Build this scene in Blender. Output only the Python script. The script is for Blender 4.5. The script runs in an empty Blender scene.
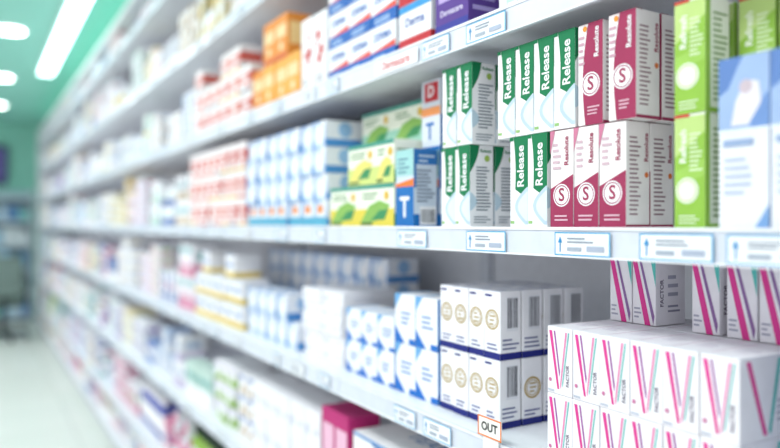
import bpy, bmesh, math, random
from mathutils import Vector, Matrix
R = random.Random(7)
scn = bpy.context.scene
scn.view_settings.view_transform = 'Standard'
scn.view_settings.exposure = 0.0

# ------------------------------------------------------------ materials
MC = {}
def lin(c):
    return tuple(((v/255)/12.92 if v/255 <= .04045 else ((v/255+.055)/1.055)**2.4) for v in c)
def mat(rgb, rough=.6, name=None, emit=0, metal=0, var=.04, spec=.3):
    key = (rgb, rough, emit, metal)
    if key in MC: return MC[key]
    m = bpy.data.materials.new(name or 'print_%d_%d_%d' % rgb)
    m.use_nodes = True
    nt = m.node_tree; b = nt.nodes['Principled BSDF']
    c = lin(rgb)
    n = nt.nodes.new('ShaderNodeTexNoise'); n.inputs['Scale'].default_value = 35
    tc = nt.nodes.new('ShaderNodeTexCoord')
    nt.links.new(tc.outputs['Object'], n.inputs['Vector'])
    r = nt.nodes.new('ShaderNodeValToRGB')
    r.color_ramp.elements[0].position = .3; r.color_ramp.elements[1].position = .7
    r.color_ramp.elements[0].color = tuple(v*(1-var) for v in c)+(1,)
    r.color_ramp.elements[1].color = tuple(min(1, v*(1+var*.5)) for v in c)+(1,)
    nt.links.new(n.outputs['Fac'], r.inputs['Fac'])
    nt.links.new(r.outputs['Color'], b.inputs['Base Color'])
    b.inputs['Roughness'].default_value = rough
    b.inputs['Metallic'].default_value = metal
    b.inputs['Specular IOR Level'].default_value = spec
    if emit:
        b.inputs['Emission Color'].default_value = c+(1,)
        b.inputs['Emission Strength'].default_value = emit
    MC[key] = m
    return m
W = (240,240,243)

# ------------------------------------------------------------ glyph cache
TC = {}
def glyphs(s, bold=.02):
    if s in TC: return TC[s]
    cu = bpy.data.curves.new('t', 'FONT'); cu.body = s; cu.size = 1
    cu.align_x = 'CENTER'; cu.align_y = 'CENTER'; cu.resolution_u = 3; cu.offset = bold
    ob = bpy.data.objects.new('t', cu); scn.collection.objects.link(ob)
    bpy.context.view_layer.update()
    me = bpy.data.meshes.new_from_object(ob.evaluated_get(bpy.context.evaluated_depsgraph_get()))
    vs = [(v.co.x, v.co.y) for v in me.vertices]; fs = [tuple(p.vertices) for p in me.polygons]
    bpy.data.objects.remove(ob); bpy.data.curves.remove(cu); bpy.data.meshes.remove(me)
    TC[s] = (vs, fs)
    return TC[s]

# ------------------------------------------------------------ mesh group
class G:
    def __init__(s):
        s.v = []; s.f = []; s.m = []; s.mats = []; s.bx = []
    def mi(s, rgb, **k):
        m = mat(rgb, **k)
        if m not in s.mats: s.mats.append(m)
        return s.mats.index(m)
    def add(s, vs, fs, mi):
        o = len(s.v); s.v += [tuple(p) for p in vs]
        for f in fs: s.f.append(tuple(i+o for i in f)); s.m.append(mi)
    def box(s, a, b, rgb, M=None, ch=.0, **k):
        mi = s.mi(rgb, **k)
        if ch <= 0:
            p = [Vector((x, y, z)) for x in (a[0], b[0]) for y in (a[1], b[1]) for z in (a[2], b[2])]
            fs = [(0,1,3,2),(4,6,7,5),(0,4,5,1),(2,3,7,6),(0,2,6,4),(1,5,7,3)]
            if M: p = [M @ q for q in p]
            s.add(p, fs, mi); return
        P = []; idx = {}
        for X in (0,1):
            for Y in (0,1):
                for Z in (0,1):
                    for ax in range(3):
                        q = []
                        for d, t in enumerate((X,Y,Z)):
                            lo, hi = a[d], b[d]
                            if d == ax: q.append(hi if t else lo)
                            else: q.append(hi-ch if t else lo+ch)
                        idx[(X,Y,Z,ax)] = len(P); P.append(Vector(q))
        fs = []
        for ax in range(3):
            o = [d for d in range(3) if d != ax]
            for t in (0,1):
                c = []
                for (p_, q_) in ((0,0),(1,0),(1,1),(0,1)):
                    k_ = [0,0,0]; k_[ax] = t; k_[o[0]] = p_; k_[o[1]] = q_
                    c.append(idx[(k_[0],k_[1],k_[2],ax)])
                fs.append(tuple(c))
        for ax in range(3):
            o = [d for d in range(3) if d != ax]
            for p_ in (0,1):
                for q_ in (0,1):
                    def I(t, a2):
                        k_ = [0,0,0]; k_[ax] = t; k_[o[0]] = p_; k_[o[1]] = q_
                        return idx[(k_[0],k_[1],k_[2],a2)]
                    fs.append((I(0,o[0]), I(1,o[0]), I(1,o[1]), I(0,o[1])))
        for X in (0,1):
            for Y in (0,1):
                for Z in (0,1):
                    fs.append(tuple(idx[(X,Y,Z,ax)] for ax in range(3)))
        if M: P = [M @ q for q in P]
        s.add(P, fs, mi)
    def decals(s, M, O, U, V, N, w, h, items):
        off = .00025
        O = Vector(O); U = Vector(U); V = Vector(V); N = Vector(N)
        def P(u, v): return M @ (O + U*u + V*v + N*off)
        for it in items:
            k = it[0]
            if k == 'r':
                _, u0, v0, u1, v1, c = it
                s.add([P(u0*w,v0*h),P(u1*w,v0*h),P(u1*w,v1*h),P(u0*w,v1*h)], [(0,1,2,3)], s.mi(c))
            elif k == 'p':
                s.add([P(u*w, v*h) for u, v in it[1]], [tuple(range(len(it[1])))], s.mi(it[2]))
            elif k == 'd':
                _, u, v, r, c = it
                n = 20
                s.add([P(u*w+r*math.cos(2*math.pi*i/n), v*h+r*math.sin(2*math.pi*i/n)) for i in range(n)], [tuple(range(n))], s.mi(c))
            elif k == 'o':
                _, u, v, r, t, c = it
                n = 20; vs = []
                for i in range(n):
                    a = 2*math.pi*i/n
                    vs += [P(u*w+r*math.cos(a), v*h+r*math.sin(a)), P(u*w+(r-t)*math.cos(a), v*h+(r-t)*math.sin(a))]
                s.add(vs, [(2*i, (2*i+2) % (2*n), (2*i+3) % (2*n), 2*i+1) for i in range(n)], s.mi(c))
            elif k == 't':
                _, tx, u, v, sz, c, rot = it
                gv, gf = glyphs(tx); ca, sa = math.cos(rot), math.sin(rot)
                s.add([P(u*w+sz*(x*ca-y*sa), v*h+sz*(x*sa+y*ca)) for x, y in gv], gf, s.mi(c))
            elif k == 'l':
                _, u0, v0, u1, v1, n, c = it
                mi = s.mi(c); st = (v1-v0)/n
                for i in range(n):
                    e = u0+(u1-u0)*R.uniform(.55, 1); a = v0+i*st
                    s.add([P(u0*w,a*h),P(e*w,a*h),P(e*w,(a+st*.42)*h),P(u0*w,(a+st*.42)*h)], [(0,1,2,3)], mi)
            elif k == 'b':
                _, u0, v0, u1, v1, c = it
                mi = s.mi(c); u = u0
                while u < u1:
                    t = R.choice((.012,.02,.035))*(u1-u0)*2
                    s.add([P(u*w,v0*h),P((u+t)*w,v0*h),P((u+t)*w,v1*h),P(u*w,v1*h)], [(0,1,2,3)], mi)
                    u += t+R.choice((.015,.03))*(u1-u0)*2
            off += .00012
    def carton(s, x, y, z, dx, dy, dz, d, rot=0, ch=.0009):
        M = Matrix.Translation((x+dx/2, y+dy/2, z)) @ Matrix.Rotation(rot, 4, 'Z') @ Matrix.Translation((-dx/2, -dy/2, 0))
        s.box((0,0,0), (dx,dy,dz), d.get('base', W), M, ch=ch)
        if d.get('A'): s.decals(M, (0,dy,0), (0,-1,0), (0,0,1), (-1,0,0), dy, dz, d['A'])
        if d.get('E'): s.decals(M, (0,0,0), (1,0,0), (0,0,1), (0,-1,0), dx, dz, d['E'])
        if d.get('T'): s.decals(M, (0,dy,dz), (0,-1,0), (1,0,0), (0,0,1), dy, dx, d['T'])
    def obj(s, name, parent=None):
        me = bpy.data.meshes.new(name); me.from_pydata(s.v, [], s.f)
        for m in s.mats: me.materials.append(m)
        me.polygons.foreach_set('material_index', s.m); me.update()
        o = bpy.data.objects.new(name, me); scn.collection.objects.link(o)
        if parent: o.parent = parent
        return o

def empty(name):
    e = bpy.data.objects.new(name, None); e.empty_display_size = .1
    scn.collection.objects.link(e); return e
def simple(name, boxes, parent=None, **k):
    g = G()
    for a, b, c in boxes: g.box(a, b, c, **k)
    return g.obj(name, parent)

# ------------------------------------------------------------ room shell
YN, YF = -1.0, 12.0
FX = .75     # shelf front plane
def tile_mat():
    m = bpy.data.materials.new('floor_tiles'); m.use_nodes = True
    nt = m.node_tree; b = nt.nodes['Principled BSDF']
    br = nt.nodes.new('ShaderNodeTexBrick'); br.offset = 0
    br.inputs['Color1'].default_value = lin((222,226,220))+(1,); br.inputs['Color2'].default_value = lin((228,231,226))+(1,)
    br.inputs['Mortar'].default_value = lin((190,196,192))+(1,)
    br.inputs['Scale'].default_value = 1; br.inputs['Brick Width'].default_value = .6; br.inputs['Row Height'].default_value = .6
    br.inputs['Mortar Size'].default_value = .004
    tc = nt.nodes.new('ShaderNodeTexCoord'); nt.links.new(tc.outputs['Object'], br.inputs['Vector'])
    nt.links.new(br.outputs['Color'], b.inputs['Base Color']); b.inputs['Roughness'].default_value = .25
    return m
fl = simple('floor', [((-2.6,YN-1,-.1), (1.35,YF+.1,0), (200,215,208))]); fl.data.materials[0] = tile_mat()
simple('ceiling', [((-1.6,YN,2.95), (1.35,YF+.1,3.05), (150,214,198))], rough=.6)
simple('wall_right', [((1.24,YN,0), (1.34,YF,2.95), (226,236,234))], rough=.6)
simple('wall_far', [((-2.6,YF,0), (1.34,YF+.1,2.95), (150,212,196))], rough=.6)
simple('baseboard_far', [((-2.6,YF-.015,0), (.7,YF,.1), (190,205,200))])

# ------------------------------------------------------------ shelving unit
unit = empty('shelving_unit')
SH = [.12, .364, .724, 1.084, 1.444, 1.806, 2.166, 2.526]
YE = 10.9
SW = (236,238,244)
for i, z in enumerate(SH):
    g = G()
    y = YN
    while y < YE:
        e = min(y+1.25, YE)
        g.box((FX+.004, y+.001, z-.028), (1.2, e-.001, z), SW, ch=.001, rough=.35)
        g.box((FX-.001, y+.001, z-.043), (FX+.004, e-.001, z+.0015), (212,218,230), rough=.3)
        g.box((FX-.004, y+.001, z-.043), (FX-.001, e-.001, z-.040), SW, rough=.3)
        g.box((FX-.003, y+.001, z-.003), (FX-.001, e-.001, z+.0015), SW, rough=.3)
        y += 1.25
    g.obj('shelf_%d' % (i+1), unit)
g = G()
g.box((1.2, YN, .0), (1.235, YE, 2.7), (234,236,242), rough=.5)
y = YN
while y <= YE:
    g.box((1.185, y-.02, .0), (1.2, y+.02, 2.7), (220,224,232)); y += 1.25
g.obj('back_panel', unit)
simple('kick_plate', [((.8,YN,0), (.82,YE,.09), (205,212,216))], unit)
simple('top_cap', [((FX,YN,2.69), (1.235,YE,2.72), (240,246,246))], unit)
simple('end_panel', [((FX,YE,0), (1.235,YE+.03,2.72), (225,235,238))], unit)

# price labels
CY = (40,160,212)
g = G()
def plabel(y, z, w=.106, col=CY, big=True, h=.034):
    M = Matrix.Translation((FX-.0045, y, z-.04))
    g.box((0,0,0), (.0006, w, h), (240,243,248), M)
    it = [('r',0,0,1,.05,col),('r',0,.95,1,1,col),('r',0,0,.012,1,col),('r',.98,0,1,1,col)]
    if big:
        it += [('r',.095,.15,.115,.6,(40,140,200)),('p',[(.065,.55),(.145,.55),(.105,.82)],(40,140,200)),
               ('l',.24,.55,.8,.85,2,(140,150,165)),('r',.24,.2,.5,.36,(165,175,190)),('r',.6,.2,.9,.42,(170,180,200))]
    else: it += [('l',.1,.2,.9,.85,3,(140,150,165))]
    g.decals(M, (0,w,0), (0,-1,0), (0,0,1), (-1,0,0), w, h, it)
for yy in (.887,.668,.513,.39,1.12,.15,-.2): plabel(yy, SH[4])
for yy, w in ((.887,.106),(1.045,.09),(1.5,.06),(.6,.1),(.2,.1)): plabel(yy, SH[5], w)
for yy, w in ((1.04,.09),(1.16,.08),(1.55,.06),(.45,.1),(.05,.1)): plabel(yy, SH[3], w)
for z in SH:
    y = 1.5+R.random()*.3
    if z < 1: y = .3
    while y < 10.6:
        plabel(y, z, R.choice((.05,.06,.09)), R.choice((CY,(150,200,220),(190,200,205))), big=R.random() < .5)
        y += R.uniform(.16,.45)
g.obj('price_labels', unit)
g = G()
M = Matrix.Translation((FX-.0052, 1.15, SH[5]-.038))
g.box((0,0,0), (.0006,.17,.03), (240,242,246), M)
g.decals(M, (0,.17,0), (0,-1,0), (0,0,1), (-1,0,0), .17, .03, [('t','Dermacare',.5,.5,.024,(200,60,60),0)])
g.obj('printed_tag', unit)
g = G()
M = Matrix.Translation((FX-.0085, .893, SH[3]+.007)) 
g.box((0,0,0), (.0012,.062,.034), (244,242,238), M)
g.decals(M, (0,.062,0), (0,-1,0), (0,0,1), (-1,0,0), .062, .034, [('r',0,0,1,.07,(235,120,40)),('r',0,.93,1,1,(235,120,40)),('r',0,0,.04,1,(235,120,40)),('r',.96,0,1,1,(235,120,40)),('t','OUT',.5,.5,.02,(30,30,35),0)])
g.box((.0012,.01,-.03),(.004,.05,.01),(235,235,235),M)
g.obj('out_of_stock_tag', unit)

# ------------------------------------------------------------ designs
def arc(u0, v0, u1, v1, bow, n=8):
    P = []
    for i in range(n+1):
        t = i/n; u = u0+(u1-u0)*t; v = v0+(v1-v0)*t
        b = math.sin(math.pi*t)*bow
        P.append((min(1,max(0,u+b)), v))
    return P
GR = (10,118,74)
def d_release(r, c):
    A = [('p', [(.2,1)]+arc(.2,1,.3,.42,.06)+arc(.3,.42,1,.26,.1)+[(1,1)], GR),
         ('p', [(1,.03),(1,.44)]+arc(.95,.44,.85,.03,-.62), (186,206,222)),('p', [(1,.07),(1,.39)]+arc(.95,.39,.9,.07,-.48), (218,228,238)),
         ('t','Release',.62,.67,.0225,W,math.pi/2),
         ('r',.05,.04,.26,.07,(150,190,120)),('r',0,.96,.2,1,GR)]
    E = [('p', [(0,1)]+arc(.4,1,.0,.66,.08), GR),
         ('p', [(0,.42),(0,.2)]+arc(.05,.2,.05,.42,.25), (190,212,226)),
         ('d',.72,.84,.006,(160,190,90)),('l',.26,.2,.92,.76,14,(120,130,142)),('l',.15,.05,.9,.15,3,(150,158,168)),('t','Release',.66,.93,.0085,GR,0)]
    return dict(A=A, E=E, T=[('r',0,.0,1,.25,GR)])
MA = (158,50,88)
def d_s(r, c):
    if r == 0:
        A = [('p', [(0,.0),(1,0),(1,.54)]+arc(1,.54,0,.40,-.0)[1:], MA),('d',.5,.33,.0175,W),('o',.5,.33,.0155,.0016,MA),('t','S',.5,.33,.028,MA,0),
             ('t','Resolute',.72,.78,.0125,MA,math.pi/2),('p',[(0,1),(.22,1),(0,.76)],(200,120,150)),('l',.2,.07,.8,.15,2,(222,180,196)),('l',.12,.6,.5,.9,5,(205,176,188))]
    else:
        A = [('p', [(.3,0)]+arc(.3,0,.42,1,-.16)+[(1,1),(1,0)], MA),('d',.52,.4,.0175,W),('o',.52,.4,.0155,.0016,MA),('t','S',.52,.4,.028,MA,0),
             ('t','Resolute',.76,.8,.0125,W,math.pi/2),('l',.4,.1,.9,.2,3,(222,180,196)),('l',.05,.6,.3,.92,5,(200,160,175)),('d',.3,.95,.004,(235,150,60))]
    E = [('l',.14,.12,.66,.88,18,(160,132,142)),('t','Resolute',.85,.76,.0115,MA,math.pi/2),('r',0,.0,1,.03,MA),('d',.85,.5,.004,(220,120,60))]
    return dict(base=(240,235,236), A=A, E=E, T=[('r',0,0,1,.3,MA)])
LG = (144,188,72)
def d_green(r, c):
    A = [('r',0,0,1,.88 if r else .84,LG),('p',[(0,.62),(1,.84),(1,.98),(0,.98)],(186,212,130)),('p',[(.0,.5),(1,.6),(1,.46),(0,.36)],(156,198,90)),('d',.42,.33,.0165,(236,242,224)),('t','Refresh',.3,.72,.014,(240,246,232),math.pi/2),
         ('l',.5,.5,.95,.85,9,(220,234,196)),('l',.15,.04,.85,.13,3,(220,234,198)),('r',0,.975,.5,1,(204,70,60)),('o',.42,.33,.014,.001,(170,200,110))]
    E = [('r',0,0,.18,1,LG),('l',.3,.1,.92,.9,16,(140,164,116)),('r',0,0,1,.04,LG)]
    return dict(base=(238,241,231), A=A, E=E)
def d_photo(r, c):
    A = [('r',0,.58,1,1,(158,182,222)),('p',[(0,.78),(.2,.82),(.4,.95),(.5,1),(0,1)],(98,132,192)),('p',[(.62,.58),(.72,.7),(1,.78),(1,.58)],(112,146,202)),
         ('p',[(.25,.6),(.35,.74),(.55,.86),(.8,.84),(.85,.72),(.6,.6)],(226,222,230)),('d',.55,.82,.008,(200,184,194)),('r',0,.56,1,.58,(232,238,246)),('l',.12,.2,.8,.44,5,(188,198,220)),('p',[(.72,0),(1,0),(1,.14)],(120,160,210)),('r',.1,.48,.7,.52,(150,170,205))]
    return dict(base=(230,233,242), A=A, E=[('r',0,0,1,1,(60,92,150)),('l',.15,.1,.9,.9,12,(190,205,230))])
def d_T(r, c):
    A = [('r',0,0,1,.52,(24,108,180)),('p',[(0,.52),(1,.52),(1,.62),(0,.56)],(235,120,50)),('t','T',.5,.24,.06,W,0),('r',0,.66,1,1,(160,208,208)),('l',.15,.7,.85,.92,4,(90,130,150))]
    E = [('r',0,0,1,.16,(24,108,180)),('r',0,.8,1,1,(50,116,185)),('r',.25,.02,.95,.26,W),('b',.3,.05,.9,.22,(40,45,55)),('l',.12,.32,.9,.76,9,(110,125,148)),('r',0,.5,.1,.8,(50,116,185)),('l',.2,.83,.9,.96,2,(190,210,232))]
    return dict(base=(206,218,232), A=A, E=E)
def d_T2(r, c):
    A = [('r',.15,.7,.9,.97,(190,45,55)),('t','D',.5,.84,.034,W,0),('t','T',.45,.27,.05,(40,110,180),0),('r',0,.5,1,.62,(235,150,90)),('r',0,0,1,.06,(24,108,180))]
    return dict(base=(216,222,232), A=A, E=[('r',0,0,1,.5,(30,110,180)),('l',.1,.55,.9,.9,6,(140,150,170))])
def d_leaf(r, c):
    cc = [(222,204,80),(204,216,130),(156,204,186)][min(r,2)]
    A = [('r',0,0,1,.42,cc),('p',[(.05,.1),(.3,.5),(.6,.62),(.9,.5),(.7,.2),(.4,.1)],(136,182,90) if r != 1 else (226,216,120)),
         ('p',[(.35,.14),(.6,.38),(.85,.4),(.75,.16)],(60,140,90)),('r',0,.9,1,1,(70,150,134)),('l',.1,.66,.7,.86,2,(110,150,110)),('r',.05,.03,.4,.1,(90,120,70)),('d',.8,.72,.01,(220,180,70))]
    return dict(base=(236,239,224), A=A, E=[('r',0,0,1,.3,(80,160,110)),('l',.1,.4,.9,.85,4,(150,170,140))])
def d_swoosh(blue, acc=None):
    def f(r, c):
        b = blue
        A = [('p', [(0,0)]+arc(.24,0,.24,1,-.2)+[(0,1)], b),('d',.5,.42,.03,(180,206,230)),('d',.55,.45,.024,W),('p',[(.86,0),(1,0),(1,1),(.96,.5)],b),('p',[(.3,1),(.6,1),(.45,.86)],b)]
        if acc and r < 1: A += [('r',0,0,1,.36,acc),('r',.3,.5,.7,.8,(235,140,60))]
        return dict(base=(230,234,242), A=A, E=[('r',0,0,1,.3,b),('d',.5,.65,.02,(150,190,230))], T=[('r',0,0,.3,1,b)])
    return f
def d_gold(r, c):
    GO = (180,152,80); NV = (30,38,122)
    A = [('r',0,0,1,.1,NV),('o',.5,.58,.0185,.003,GO),('o',.5,.58,.0135,.0014,GO),('l',.36,.5,.7,.68,3,(186,162,108)),('l',.2,.14,.85,.26,2,(120,125,165)),('r',.1,.92,.5,.95,NV)]
    E = [('r',0,0,1,.1,NV)]
    if R.random() < .6 and r == 0 or R.random() < .2: E += [('o',.5,.55,.02,.0035,GO),('o',.5,.55,.0145,.0016,GO),('l',.36,.48,.7,.66,3,(186,162,108)),('l',.1,.14,.9,.26,2,(110,115,160))]
    else: E += [('r',.3,.42,.85,.92,(226,228,235)),('b',.34,.46,.84,.9,(45,45,60)),('l',.1,.15,.9,.34,3,(120,125,160))]
    return dict(base=(239,239,244), A=A, E=E, T=[('r',.0,.0,1,.12,(200,205,228)),('l',.2,.4,.8,.7,2,(170,175,210))])
PK = (220,62,148); TL = (90,190,184)
def d_V(r, c):
    A = [('p',[(.08,.94),(.20,.94),(.50,.08),(.42,.08)],PK),('p',[(.27,.94),(.33,.94),(.53,.34),(.50,.26)],(160,90,160)),
         ('p',[(.74,.94),(.81,.94),(.56,.08),(.53,.14)],(232,140,184)),('p',[(.86,.94),(.90,.94),(.64,.12),(.62,.16)],TL),('t','FACTOR',.84,.30,.0085,(120,110,130),math.pi/2),('r',.04,.03,.3,.06,(190,195,210)),('d',.14,.2,.003,(200,120,160))]
    E = [('p',[(.1,.95),(.17,.95),(.44,.06),(.38,.06)],PK),('p',[(.62,.95),(.68,.95),(.5,.06),(.46,.1)],TL),('l',.6,.2,.92,.5,4,(180,180,195))]
    return dict(base=(239,237,243), A=A, E=E, T=[('r',.1,.1,.13,.9,(232,206,220)),('l',.3,.35,.85,.6,3,(218,214,226))])
def d_V2(r, c):
    A = [('p',[(.0,1),(.2,1),(.78,.0),(.54,.0)],PK),('p',[(.3,1),(.4,1),(.95,.15),(.9,.02)],(140,104,160)),('p',[(.8,1),(1,1),(1,.6)],TL),('l',.08,.1,.4,.3,3,(170,170,190))]
    E = [('l',.4,.2,.85,.35,2,(150,150,170)),('l',.4,.45,.8,.85,3,(170,170,188)),('t','FACTOR',.2,.5,.011,(110,100,125),math.pi/2)]
    return dict(base=(236,234,241), A=A, E=E)
def d_bluecorner(r, c):
    B = (36,110,196)
    A = [('p',[(0,0),(.5,0),(0,.35)],B),('p',[(0,1),(.32,1),(0,.7)],(110,170,222)),('l',.3,.4,.85,.7,3,(120,150,200)),('r',.7,0,1,.12,B)]
    return dict(base=(235,238,245), A=A, E=[('r',0,0,.4,1,(105,158,218)),('r',0,.0,1,.2,B),('l',.45,.3,.9,.8,4,(150,170,210))], T=[('r',0,0,.2,1,(150,195,235))])
def d_plain(r, c):
    return dict(base=(237,237,243), A=[('r',.05,.35,.3,.6,(202,206,222)),('r',.6,.42,.9,.55,(210,212,224))], E=[('l',.2,.3,.8,.7,2,(205,208,220))])
def d_derma(r, c):
    B = (36,100,180)
    return dict(A=[('r',0,0,1,.34,B),('p',[(0,.34),(1,.34),(1,.5)],(230,84,64)),('t','DERMA',.5,.7,.024,B,0),('l',.15,.08,.8,.26,2,(190,215,240))],
                E=[('r',0,0,1,.34,B),('l',.1,.45,.9,.85,4,(120,150,190))])
def d_splat(r, c):
    A = []
    for i in range(5): A.append(('d',R.uniform(.25,.75),R.uniform(.3,.75),R.uniform(.006,.014),(196,44,44)))
    return dict(A=A+[('l',.2,.1,.8,.22,2,(150,150,160)),('r',0,0,1,.04,(206,50,50))], E=[('l',.15,.2,.85,.85,8,(190,150,150))])
def d_orange(r, c):
    k = R.choice([(230,146,64),(236,170,78),(222,130,60)])
    return dict(base=k, A=[('r',.1,.5,.9,.78,(240,210,160)),('r',0,0,1,.12,(206,96,50)),('d',.5,.3,.012,(244,224,180))], E=[('r',.1,.3,.9,.8,(250,214,150))])
def d_red(r, c):
    k = R.choice([(202,84,76),(214,120,106),(208,98,88)])
    return dict(base=(236,231,232), A=[('r',0,.35,1,.7,k),('r',.15,.42,.7,.6,W),('r',0,0,1,.08,R.choice([(230,190,90),k,(120,120,140)])),('d',.75,.22,.012,k)], E=[('r',0,.35,1,.75,k),('l',.1,.1,.9,.3,2,(190,170,170))])
def d_purple(r, c):
    return dict(base=(88,58,140), A=[('r',.1,.35,.9,.6,(180,160,212)),('r',0,0,1,.14,(56,60,150)),('t','Dermacare',.5,.24,.016,(220,210,238),0)], E=[('l',.1,.2,.9,.8,6,(170,150,210))])
def d_redblue(r, c):
    return dict(A=[('r',0,0,1,.3,(190,44,54)),('t','Derma',.5,.62,.026,(40,80,160),0),('r',0,.85,1,1,(60,150,210))], E=[('r',0,0,1,.3,(200,50,60)),('l',.1,.4,.9,.8,5,(150,160,190))])
def d_magenta(r, c):
    return dict(base=(186,44,116), A=[('r',.1,.5,.9,.85,(232,186,210)),('r',0,.0,1,.15,(120,24,90))], E=[('l',.15,.2,.85,.8,6,(225,150,190))])
def d_big(r, c):
    return dict(A=[('t','TEAM',.5,.72,.07,(90,120,170),0),('r',0,0,1,.3,(170,200,225)),('r',0,.93,1,1,(110,150,200))], E=[('r',0,0,1,.2,(170,200,225)),('l',.1,.3,.9,.8,6,(170,180,200))], T=[('t','TEAM',.5,.5,.06,(120,150,190),0)])
def gen_design(sat):
    pale = [(204,196,220),(182,200,224),(224,190,198),(228,216,178),(190,214,206),(204,206,216),(214,200,184),(170,188,216)]
    mid = [(116,144,196),(202,104,104),(220,186,90),(130,106,174),(86,162,164),(210,124,158),(92,120,176),(150,184,100)]
    strong = [(60,60,164),(192,54,70),(232,184,50),(112,56,148),(40,140,150),(206,50,128),(136,182,54),(40,94,176)]
    pool = {0:pale*4+mid, 1:pale*3+mid*2, 2:pale*2+mid*2+strong, 3:pale*2+mid*2+strong}[sat]
    k = R.choice(pool); k2 = R.choice(pool); base = (234,235,241) if R.random() < (.68,.68,.62,.6)[sat] else k
    st = R.randrange(6)
    def f(r, c):
        if base == k: kk, bb = W, k
        else: kk, bb = k, base
        if st == 0: A = [('r',0,.0,1,.36,kk),('r',.2,.5,.8,.7,k2)]
        elif st == 1: A = [('r',0,.6,1,1,kk),('d',.5,.3,.016,k2)]
        elif st == 2: A = [('p',[(0,0),(1,0),(1,.65)],kk),('r',.1,.7,.7,.88,k2)]
        elif st == 3: A = [('r',0,0,.35,1,kk),('r',.42,.4,.9,.65,k2),('r',.42,.12,.85,.22,kk)]
        elif st == 4: A = [('d',.5,.55,.02,kk),('r',0,0,1,.16,k2),('r',0,.9,1,1,kk)]
        else: A = [('r',0,.36,1,.64,kk),('r',.1,.75,.6,.88,k2)]
        return dict(base=bb, A=A, E=[('r',0,.0,1,.36,kk),('r',.2,.5,.8,.75,k2)])
    return f

def stack(name, X, y0, z, ncol, w, dx, h, tiers, deep, d, gap=.0012, jit=.004, rj=.012, ragged=0, g=None, rows=None):
    own = g is None
    if own: g = G()
    for c in range(ncol):
        n = tiers - (R.randint(0, ragged) if ragged else 0)
        for r in range(max(1, n)):
            for k in range(deep):
                j = R.uniform(0, jit) if k == 0 else 0
                g.carton(X+k*(dx+.0045)+j*.9, y0+c*(w+gap), z+.0006+r*(h+.0006), dx, w, h, d(rows if rows is not None else r, c), rot=R.uniform(-rj, rj)*(.05/max(w,.05)) if k == 0 else 0)
    if own: return g.obj(name)
S3,S4,S5,S6 = SH[3],SH[4],SH[5],SH[6]

# ---- middle shelf (eye level)
g = G(); stack('', .756, .389, S4, 2, .0615, .045, .198, 1, 1, d_photo, g=g, jit=0, rj=0); g.obj('lotion_cartons')
g = G()
stack('', .77, .541, S4, 1, .044, .048, .1435, 2, 1, d_green, g=g, jit=.001)
for yy in (.435, .487, .541): stack('', .826, yy, S4, 1, .046, .048, .1435, 2, 1, d_green, g=g, jit=.001)
g.obj('green_medicine_cartons')
g = G()
stack('', .77, .665, S4, 3, .0475, .049, .149, 1, 2, d_s, g=g, rows=0)
stack('', .77, .646, S4+.1502, 1, .0475, .049, .149, 1, 2, d_s, g=g, rows=1)
stack('', .77, .706, S4+.1502, 1, .0475, .049, .149, 1, 2, d_s, g=g, rows=1)
g.obj('maroon_medicine_cartons')
g = G()
stack('', .77, .818, S4, 2, .0445, .054, .1495, 1, 2, d_release, g=g)
stack('', .77, 1.016, S4, 2, .0455, .054, .1495, 1, 2, d_release, g=g)
stack('', .77, .758, S4+.1502, 4, .0445, .054, .1495, 1, 2, d_release, g=g)
stack('', .77, 1.012, S4+.1502, 2, .0455, .054, .1495, 1, 2, d_release, g=g)
g.obj('supplement_cartons')
g = G()
stack('', .77, 1.204, S4, 1, .07, .058, .16, 1, 2, d_T, g=g, jit=0, rj=0)
g.carton(.8345, 1.202, S4+.1612, .058, .07, .15, d_T2(0,0))
g.obj('tablet_cartons')
g = G()
stack('', .77, 1.283, S4, 2, .156, .08, .094, 1, 2, d_leaf, g=g, rows=0)
stack('', .77, 1.283, S4+.0952, 1, .08, .08, .094, 1, 1, d_leaf, g=g, rows=1)
stack('', .77, 1.367, S4+.0952, 1, .134, .08, .094, 1, 1, d_leaf, g=g, rows=1)
stack('', .856, 1.284, S4+.0952, 2, .152, .08, .094, 1, 1, d_leaf, g=g, rows=1)
stack('', .856, 1.284, S4+.1904, 2, .152, .08, .094, 1, 1, d_leaf, g=g, rows=2)
g.obj('herbal_tea_cartons')
stack('bandage_cartons', .775, 1.63, S4, 7, .086, .11, .068, 4, 2, d_swoosh((76,142,206), (90,170,200)), ragged=0, jit=.01, rj=.06)
stack('ointment_cartons', .775, 2.27, S4, 8, .085, .12, .095, 3, 1, d_red, jit=.01, rj=.05)
# ---- upper shelf
stack('cream_cartons', .775, 1.03, S5, 1, .105, .1, .2, 1, 1, d_purple)
stack('cream_cartons', .775, 1.15, S5, 1, .12, .1, .1, 2, 1, d_redblue)
stack('cream_cartons', .775, 1.285, S5, 3, .11, .1, .085, 3, 1, d_derma)
stack('plaster_cartons', .775, 1.635, S5, 2, .075, .08, .2, 1, 1, d_splat)
stack('vitamin_cartons', .775, 1.80, S5, 4, .095, .08, .13, 2, 1, d_orange, ragged=1)
stack('ointment_cartons', .775, 2.2, S5, 6, .11, .08, .085, 3, 1, d_red, ragged=1)
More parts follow.
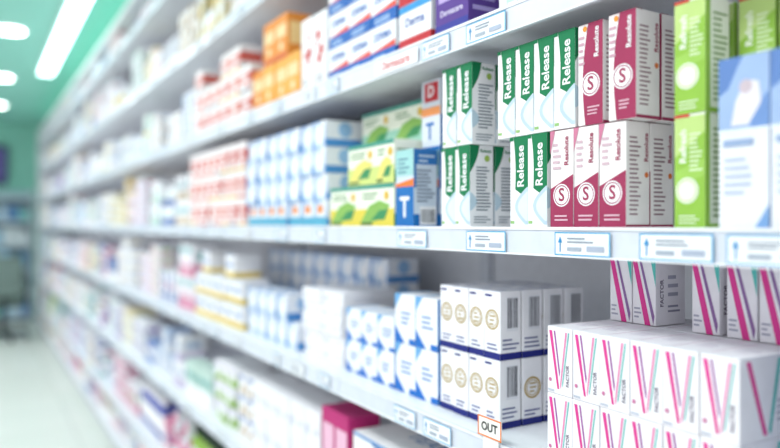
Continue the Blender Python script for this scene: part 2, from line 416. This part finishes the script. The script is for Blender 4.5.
# ---- lower shelf
g = G()
stack('', .77, .497, S3, 6, .0525, .125, .103, 2, 2, d_V, g=g, jit=.002, rj=.004, gap=.001)
for yy in (.763,.717,.61,.555,.508): g.carton(.9, yy, S3+.2085, .07, .044, .1, d_V2(0,0))
g.obj('serum_cartons')
stack('capsule_cartons', .80, .968, S3, 4, .0455, .048, .122, 2, 4, d_gold, jit=.002)
g = G()
stack('', .80, 1.162, S3, 2, .082, .09, .106, 2, 1, d_bluecorner, g=g)
stack('', .80, 1.332, S3, 3, .078, .09, .078, 2, 1, d_bluecorner, g=g, ragged=1)
g.obj('syringe_cartons')
stack('gauze_cartons', .80, 1.6, S3, 2, .12, .16, .037, 5, 1, d_plain, jit=.012, rj=.03)
g = G()
stack('', .80, 1.87, S3, 5, .085, .1, .075, 2, 1, d_swoosh((86,146,206)), g=g, ragged=1)
stack('', .99, 1.68, S3, 9, .1, .1, .066, 4, 1, d_swoosh((90,146,206)), g=g)
g.obj('bandage_cartons')
# ---- shelf below
stack('shampoo_cartons', .78, 1.52, SH[2], 2, .075, .09, .25, 1, 1, d_magenta)
stack('first_aid_cartons', .78, 1.13, SH[2], 1, .36, .2, .115, 2, 1, d_big)
stack('gauze_cartons', .78, 1.69, SH[2], 5, .1, .12, .11, 2, 1, d_plain, jit=.01)

# ---- generic runs
NM = ['medicine_cartons','cosmetic_cartons','soap_cartons','toothpaste_cartons','skin_care_cartons','cold_remedy_cartons']
def run(z, y0, y1, sat, X=.775, hmax=.30, hmin=.2):
    y = y0
    while y < y1-.12:
        L = min(R.uniform(.15,.42), y1-y)
        w = R.uniform(.045,.1); h = R.choice((.05,.07,.09,.11,.14)); t = max(1, int(R.uniform(hmin,hmax)/h))
        n = max(1, int((L-.01)/(w+.0012)))
        stack(R.choice(NM), X+R.uniform(0,.02), y, z, n, w, R.uniform(.07,.16), h, t, 1, gen_design(sat), ragged=1 if t > 1 and R.random() < .6 else 0, jit=.012, rj=.04)
        y += L+R.uniform(0,.015)
def bottles(z, y0, n, r, h, col, cap, name='shampoo_bottles'):
    g = G(); prof = [(0,0),(r*.95,0),(r,h*.04),(r,h*.68),(r*.8,h*.76),(r*.42,h*.8),(r*.42,h*.82)]
    cpf = [(r*.5,h*.82),(r*.5,h*.98),(r*.45,h),(0,h)]
    for i in range(n):
        for k in range(2):
            cx = .80+r+k*2.1*r; cy = y0+r+i*2.15*r
            for pf, cc in ((prof,col),(cpf,cap)):
                N = 14; vs = []; fs = []
                for (rr, zz) in pf:
                    for a in range(N): vs.append((cx+rr*math.cos(2*math.pi*a/N), cy+rr*math.sin(2*math.pi*a/N), z+.0006+zz))
                for q in range(len(pf)-1):
                    for a in range(N): fs.append((q*N+a, q*N+(a+1) % N, (q+1)*N+(a+1) % N, (q+1)*N+a))
                g.add(vs, fs, g.mi(cc, rough=.25))
            mi = g.mi(W); vs = []; rr = r*1.01
            for a in range(N+1):
                for zz in (h*.15, h*.6): vs.append((cx+rr*math.cos(2*math.pi*a/N), cy+rr*math.sin(2*math.pi*a/N), z+zz))
            g.add(vs, [(2*a,2*a+2,2*a+3,2*a+1) for a in range(N)], mi)
    g.obj(name)
run(S4, 3.0, YE, 0)
run(S4, -.95, .38, 1)
run(S5, 2.9, YE, 0)
run(S5, -.95, 1.0, 1)
run(S6, .6, YE, 0); run(S6, -.95, .6, 0)
run(SH[7], -.95, YE, 0, hmax=.155, hmin=.11)
def d_yellow(r, c):
    return dict(base=(234,234,238), A=[('r',0,0,1,.25,(222,196,110)),('r',.15,.45,.8,.65,(150,170,206)),('r',0,.9,1,1,(196,206,224))], E=[('r',0,0,1,.25,(222,196,110))])
stack('cold_remedy_cartons', .785, 2.32, S3, 6, .1, .1, .085, 3, 1, d_yellow, ragged=1, jit=.01)
run(S3, 2.95, YE, 1)
run(S3, -.95, .45, 1)
run(SH[2], 2.22, YE, 1, hmax=.29)
run(SH[2], -.95, 1.1, 2)
bottles(SH[1], 2.5, 8, .032, .22, (140,180,70), (40,60,50))
bottles(SH[1], 3.6, 8, .03, .2, (80,90,170), W)
bottles(SH[0], 3.2, 9, .032, .19, (218,180,80), W, 'lotion_bottles')
run(SH[1], -.95, 2.45, 3, hmax=.28); run(SH[1], 3.05, 3.58, 3); run(SH[1], 4.15, YE, 2, hmax=.28)
run(SH[0], -.95, 3.15, 3, hmax=.19, hmin=.14); run(SH[0], 3.85, YE, 2, hmax=.19, hmin=.14)

# ------------------------------------------------------------ far end
e = empty('end_display_shelving')
g = G()
for z in (.1,.45,.8,1.15,1.5,1.85): g.box((-1.4,11.55,z-.03), (.72,11.95,z), (215,228,236))
g.box((-1.4,11.94,0), (.72,11.98,1.95), (180,205,216)); g.box((-1.43,11.55,0),(-1.4,11.98,1.95),(215,228,236)); g.box((.72,11.55,0),(.745,11.98,1.95),(215,228,236))
g.obj('frame', e)
g = G()
for z in (.1,.45,.8,1.15,1.5):
    y = -1.36; 
    while y < .6:
        w = R.uniform(.07,.14); g.box((y,11.6,z+.0006),(y+w,11.75,z+R.uniform(.14,.27)),R.choice([(150,190,215),(110,164,206),(190,210,224),(90,134,184),(214,222,228),(130,190,190)])); y += w+.01
g.obj('stocked_cartons', e)
tv = empty('wall_mounted_screen')
simple('bezel', [((-.15,11.93,2.05), (.42,11.98,2.62), (50,46,80))], tv)
simple('display', [((-.12,11.925,2.09), (.39,11.93,2.58), (116,104,170))], tv)
simple('bracket', [((.05,11.98,2.2), (.25,11.998,2.4), (60,60,60))], tv)

def chair(x, y):
    ob = empty('office_chair'); ob.location = (x, y, 0)
    bm = bmesh.new()
    bmesh.ops.create_cube(bm, size=1); me = bpy.data.meshes.new('backrest')
    bmesh.ops.scale(bm, vec=(.46,.08,.52), verts=bm.verts); bmesh.ops.bevel(bm, geom=list(bm.edges), offset=.035, segments=4, affect='EDGES')
    for v in bm.verts: v.co.y += (v.co.x**2)*-.8; v.co.x *= 1-.25*max(0, v.co.z)
    bm.to_mesh(me); bm.free(); o = bpy.data.objects.new('backrest', me); scn.collection.objects.link(o); o.parent = ob; o.location = (0,-.15,.8)
    me.materials.append(mat((108,126,122), rough=.8)); 
    bm = bmesh.new(); bmesh.ops.create_cube(bm, size=1); me = bpy.data.meshes.new('seat')
    bmesh.ops.scale(bm, vec=(.48,.46,.09), verts=bm.verts); bmesh.ops.bevel(bm, geom=list(bm.edges), offset=.035, segments=4, affect='EDGES')
    bm.to_mesh(me); bm.free(); o = bpy.data.objects.new('seat', me); scn.collection.objects.link(o); o.parent = ob; o.location = (0,.06,.47); me.materials.append(mat((108,126,122), rough=.8))
    g = G()
    g.box((-.025,-.2,.42),(.025,-.16,.8),(50,55,58)); g.box((-.03,.03,.1),(.03,.09,.43),(50,55,58))
    for i in range(5):
        M = Matrix.Translation((0,.06,0)) @ Matrix.Rotation(i*2*math.pi/5, 4, 'Z')
        g.box((0,-.02,.06),(.27,.02,.1),(50,55,58),M); g.box((.24,-.018,0),(.28,.018,.06),(40,42,44),M,ch=.01)
    for sx in (-.27,.23): g.box((sx,-.1,.64),(sx+.04,.18,.67),(50,55,58),ch=.01); g.box((sx,.0,.45),(sx+.03,.03,.65),(50,55,58))
    g.obj('frame', ob)
chair(.30, 9.9)

# ------------------------------------------------------------ ceiling lamps and added key panels
def area(name, loc, sx, sy, power, col=(1,1,1), parent=None):
    l = bpy.data.lights.new(name, 'AREA'); l.shape = 'RECTANGLE'; l.size = sx; l.size_y = sy; l.energy = power; l.color = col
    o = bpy.data.objects.new(name, l); o.location = loc; scn.collection.objects.link(o); o.parent = parent; return o
L = empty('linear_ceiling_lamp')
simple('housing', [((.52,4.6,2.91), (.66,7.6,2.95), (235,245,245))], L)
simple('diffuser', [((.53,4.62,2.9), (.65,7.58,2.91), (225,255,252))], L, emit=5)
for i, yy in enumerate((.2, 2.8, 5.4, 8.0)):  # out-of-view glowing panels, added as key light for the shelf fronts
    P = empty('added_key_panel')
    simple('frame', [((-.95,yy-.02,2.93), (-.31,yy+1.22,2.95), (230,235,235))], P)
    simple('diffuser', [((-.93,yy,2.922), (-.33,yy+1.2,2.93), (250,252,255))], P, emit=3)
    area('added_key_light', (-.63,yy+.6,2.9), .6, 1.2, 30, (.98,.99,1), P)
for yy in (4.2,6.1,8.1,10.0):
    P = empty('ceiling_downlight')
    for nm, r, z0, z1, em in (('ring',.11,2.935,2.95,0),('lens',.09,2.925,2.936,9)):
        bm = bmesh.new(); bmesh.ops.create_cone(bm, cap_ends=True, segments=32, radius1=r, radius2=r, depth=z1-z0)
        me = bpy.data.meshes.new(nm); bm.to_mesh(me); bm.free(); o = bpy.data.objects.new(nm, me); scn.collection.objects.link(o); o.parent = P
        o.location = (.24, yy, (z0+z1)/2); me.materials.append(mat((250,255,252), emit=em))
C = empty('cove_light_fascia')
simple('fascia', [((.9,YN,2.72), (.93,YE,2.95), (130,220,200))], C, emit=.4)

# ------------------------------------------------------------ world, camera
w = bpy.data.worlds.new('World'); scn.world = w; w.use_nodes = True
w.node_tree.nodes['Background'].inputs['Color'].default_value = (.97,.985,1,1)
w.node_tree.nodes['Background'].inputs['Strength'].default_value = 1.06
cam = bpy.data.cameras.new('camera'); co = bpy.data.objects.new('camera', cam); scn.collection.objects.link(co)
co.location = (0,0,1.45); co.rotation_euler = (math.pi/2, 0, -math.radians(30.66))
cam.lens = 32.3; cam.sensor_width = 36; cam.clip_start = .02
cam.dof.use_dof = True; cam.dof.focus_distance = 1.1; cam.dof.aperture_fstop = 1.3
scn.camera = co
